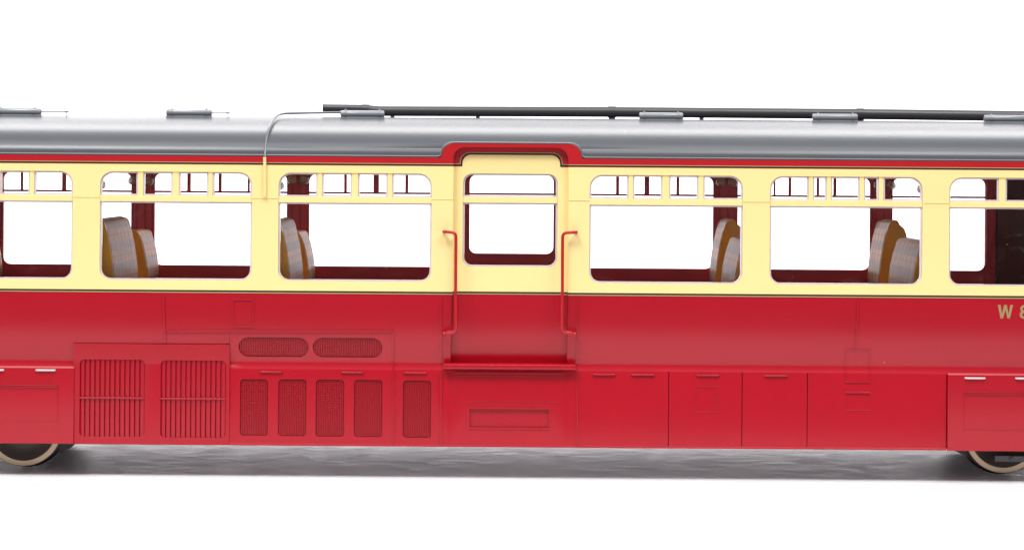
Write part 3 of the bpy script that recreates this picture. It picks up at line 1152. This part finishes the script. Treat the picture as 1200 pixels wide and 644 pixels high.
# partition closing the right end of the saloon, lavatory block behind
KD = (F + 235) / F
bm = bmesh.new()
pu = uv(1158.5, 260)[0]
ubox(bm, uv(1167, 260)[0] * k_, U1 - 5, 199, 420, FD - 8, FD - 1)
link('partition', bm, 'maroon_dark', car)
# floor, ceiling, ends
bm = bmesh.new()
ubox(bm, U0, U1, 421, 425, 26, FD + 3)
link('interior_floor', bm, 'maroon_dark', car)
bm = bmesh.new()
ubox(bm, U0, U1, 190.5, 192, 16, FD + 3)
link('ceiling', bm, 'cream', car)
bm = bmesh.new()
ubox(bm, U0, U0 + 4, 180, 523, 1, FD + 6)
ubox(bm, U1 - 4, U1, 180, 523, 1, FD + 6)
link('end_wall', bm, 'maroon', car)
bm = bmesh.new()
ubox(bm, U0 + 10, U1 - 10, 486, 492, 14, FD - 2)
for dd in (90, 235):
    ubox(bm, U0 + 10, U1 - 10, 492, 500, dd, dd + 6)
link('underframe', bm, 'fitting', car)

# --- seats: back-to-back benches with ochre ends and tartan faces
TALL = [(0, -70), (0, -20), (.4, 0), (2.4, 20), (5.4, 40), (9, 56), (12, 64), (13.5, 68), (16, 70.5), (23, 72.5), (25.5, 71), (27, 67), (33, 62), (36, 54), (36.5, 44), (38, 20), (40, 0), (41, -70)]
LOW = [(0, -70), (0, -20), (.4, 0), (2.6, 18), (6, 34), (9.5, 44), (12, 49), (14.5, 51.5), (22, 53), (24.5, 51.5), (26, 49), (32, 45), (35, 37), (37, 20), (40, 0), (41, -70)]


def bench(u_front, face, D0, D1, shape, name='seat'):
    """face=+1: front looks right, -1: looks left. u_front is the foot of its front"""
    base_v = 333.0
    org = W(u_front, base_v + 70, (D0 + D1) / 2)
    P = lambda p, D: W(u_front - face * p[0], base_v - p[1], D)
    bm = bmesh.new()
    n = len(shape)
    e = 3.2
    A = [bm.verts.new(P(p, D0 + e)) for p in shape]
    B = [bm.verts.new(P(p, D1 - e)) for p in shape]
    for k in range(n):
        bm.faces.new((A[k], A[(k + 1) % n], B[(k + 1) % n], B[k]))
    bm.faces.new(A[::-1]); bm.faces.new(B)
    root = link(name, bm, 'tartan', car, origin=org, smooth=30)
    for a, c in ((D0, D0 + e - .02), (D1 - e + .02, D1)):
        bm = bmesh.new()
        sh = [(p[0] + (.5 if p[0] < 12 else -.5), p[1] - .3) for p in shape]
        A = [bm.verts.new(P(p, a)) for p in sh]
        B = [bm.verts.new(P(p, c)) for p in sh]
        for k in range(n):
            bm.faces.new((A[k], A[(k + 1) % n], B[(k + 1) % n], B[k]))
        bm.faces.new(A[::-1]); bm.faces.new(B)
        o = link('seat_end', bm, 'ochre', root, smooth=30)
    return root


for u in (-679, -470, -261.4):
    bench(u, 1, 25, 168, TALL)
    bench(u, 1, 226, 308, LOW)
for u in (264, 475, 686):
    bench(u, -1, 25, 168, LOW)
    if u < 600:
        bench(u, -1, 226, 308, TALL)
bench(-98, -1, 22, 168, LOW)


# lamp shades on the pillars
def lamp_shade(x, y, D, ax):
    c = S(x, y, D)
    bm = bmesh.new()
    prof_ = [(0.2, 0), (4.6, 0.6), (6.6, 3), (6.9, 6), (6.0, 9), (4.0, 11.4), (1.0, 12.4), (.6, 11.6), (3.4, 10.4), (5.2, 8.4), (6.0, 6), (5.8, 3.4), (4.2, 1.6), (.2, 1.2)]
    lathe(bm, [(r * PX, (h - 6) * PX) for r, h in prof_], c, 'Z', 20)
    sh = link('lamp_shade', bm, 'lamp', car)
    bm = bmesh.new()
    box(bm, (c.x - 1.2 * PX, c.y, c.z + 2 * PX), (c.x + 1.2 * PX, c.y + (ax * 10) * PX, c.z + 4.5 * PX))
    link('lamp_bracket', bm, 'maroon', sh)


for x, y in ((156, 211.5), (174, 212), (343, 210.5), (356, 210.8), (845, 213), (858, 213.2), (1044, 217), (1030, 216)):
    lamp_shade(x, y, 306, 1)
for x, y in ((117.5, 216), (326.5, 217), (1081, 221)):
    lamp_shade(x, y, 16, -1)

# --- lettering on the crimson side
bm = bmesh.new()
u0, v0 = uv(1169.3, 357.0)
u1, v1 = uv(1187.0, 373.0)
wd, ht = u1 - u0, v1 - v0
st = 3.2
Wp = [(0, 0), (st, 0), (.27 * wd + .2, ht * .70), (.5 * wd - 1.5, 0), (.5 * wd + 1.5, 0), (.73 * wd - .2, ht * .70), (wd - st, 0), (wd, 0),
      (.80 * wd, ht), (.65 * wd, ht), (.5 * wd, ht * .36), (.35 * wd, ht), (.20 * wd, ht)]
vcW = [352, 356, 360, 364]
bm = plate([(u0 + p[0], v0 + p[1]) for p in Wp], D=-.35, follow=True, thick=1.0)
link('lettering', bm, 'letter', car, smooth=0)


def ell(cx, cy, rx, ry, n=22):
    return [(cx + rx * math.cos(2 * math.pi * i / n), cy + ry * math.sin(2 * math.pi * i / n)) for i in range(n)]


cx = uv(1200.4, 365)[0]
# an 8: one waisted outline with two counters
top_c, bot_c = v0 + ht * .27, v0 + ht * .72
o8 = []
for i in range(-60, 241, 15):
    t = math.radians(i)
    o8.append((cx + 4.7 * math.cos(t + math.pi) * -1, top_c - (ht * .275) * math.sin(t)))
o8 = [(cx + 4.8 * math.cos(math.radians(a_)), top_c - ht * .27 * math.sin(math.radians(a_))) for a_ in range(-42, 223, 14)]
o8 += [(cx - 5.4 * math.cos(math.radians(a_)), bot_c - ht * .29 * math.sin(math.radians(a_))) for a_ in range(44, -225, -14)]
bm = plate(o8, [ell(cx, top_c + .2, 1.9, ht * .125), ell(cx, bot_c - .1, 2.3, ht * .145)], D=-.35, follow=True, thick=1.0)
link('lettering', bm, 'letter', car, smooth=0)

# --- wheels
WHR = 47.0


def wheel(xpix, D=64.0, far=False):
    k = (F + D) / F
    u = uv(xpix, 505)[0] * k if not far else xpix
    c = Vector((u * PX, (D - HALF) * PX, 50.2 * PX))
    s = -1 if far else 1
    bm = bmesh.new()
    # disc: hub, dished web
    lathe(bm, [(0.2 * PX, s * -1 * PX), (9 * PX, s * -1 * PX), (10 * PX, s * 3 * PX), (14 * PX, s * 5 * PX), (33 * PX, s * 5 * PX), (38.5 * PX, s * 2.5 * PX), (40 * PX, s * 2.5 * PX),
               (40 * PX, s * 15 * PX), (.2 * PX, s * 15 * PX)], c, 'Y', 56)
    root = link('wheel', bm, 'wheel', car, origin=c, smooth=35)
    bm = bmesh.new()
    lathe(bm, [(39.6 * PX, s * 1.6 * PX), (40.2 * PX, s * .2 * PX), (46.2 * PX, 0), (WHR * PX, s * .8 * PX), (WHR * PX, s * 13 * PX), (39.6 * PX, s * 13 * PX)], c, 'Y', 72)
    link('tyre', bm, 'steel', root, smooth=35)
    bm = bmesh.new()
    lathe(bm, [(46 * PX, s * 13.02 * PX), (48.4 * PX, s * 13.6 * PX), (50.0 * PX, s * 15.5 * PX), (50.0 * PX, s * 18 * PX), (48.5 * PX, s * 20 * PX), (39 * PX, s * 20 * PX), (39 * PX, s * 13.02 * PX)], c, 'Y', 72)
    link('flange', bm, 'under', root, smooth=35)
    return u


for xp in (27.5, 1176):
    u = wheel(xp)
    wheel(u, 2 * HALF - 64, True)
    bm = bmesh.new()
    tube(bm, [Vector((u * PX, (84 - HALF) * PX, 50.2 * PX)), Vector((u * PX, (HALF - 84) * PX, 50.2 * PX))], 9 * PX, 20)
    link('axle', bm, 'wheel', car)
for u, sgn in ((-700, -1), (700, 1)):
    pass
# bogie frames inside the skirts
for sgn, ux in ((-1, uv(27.5, 505)[0] * 1.03), (1, uv(1176, 505)[0] * 1.03)):
    bm = bmesh.new()
    # side frame plate with dropped axle guard, between skirt and wheel
    oo = sgn
    pl = [(ux + 75 * -oo * 0 - oo * 8, 533.5), (ux - oo * 8, 541), (ux + oo * 40, 541), (ux + oo * 250, 541), (ux + oo * 250, 500), (ux + oo * 40, 500), (ux + oo * 40, 533.5)]
    if sgn == 1:
        bm = plate([SU(1165.5, 533.4, 52), SU(1165.5, 540.2, 52), SU(1330, 542, 52), SU(1330, 500, 52), SU(1215, 500, 52), SU(1215, 534, 52)][::-1], D=50, thick=6)
        bf = link('bogie_frame', bm, 'bogie', car)
        bm = bmesh.new()
        cc = S(1184.5, 537, 50)
        lathe(bm, [(0.1 * PX, -2 * PX), (1.6 * PX, -2 * PX), (2.2 * PX, -1 * PX), (2.2 * PX, .5 * PX), (.1 * PX, .5 * PX)], cc, 'Y', 16)
        tube(bm, [cc + Vector((0, -1 * PX, 0)), cc + Vector((2 * PX, -1 * PX, 2.6 * PX))], .8 * PX, 6)
        link('frame_bolt', bm, 'bogie', bf)
    else:
        bm = plate([(ux - 60, 480), (ux - 60, 523), (ux - 300, 523), (ux - 300, 480)], D=50, thick=6)
        link('bogie_frame', bm, 'bogie', car)
    # brake hanger and shoe hugging the wheel
    bm = bmesh.new()
    inner = -sgn
    if sgn == -1:
        q = [SU(71, 505, 75), SU(64, 519, 75), SU(70, 529, 75), SU(80, 526, 75), SU(88, 519.5, 75), SU(90, 505, 75)]
    else:
        q = [SU(1134, 505, 75), SU(1140, 523, 75), SU(1134, 534, 75), SU(1126, 531, 75), SU(1116, 526.5, 75), SU(1110, 505, 75)]
    plate(q, D=75, thick=16, bm=bm)
    link('brake_shoe', bm, 'under', car)
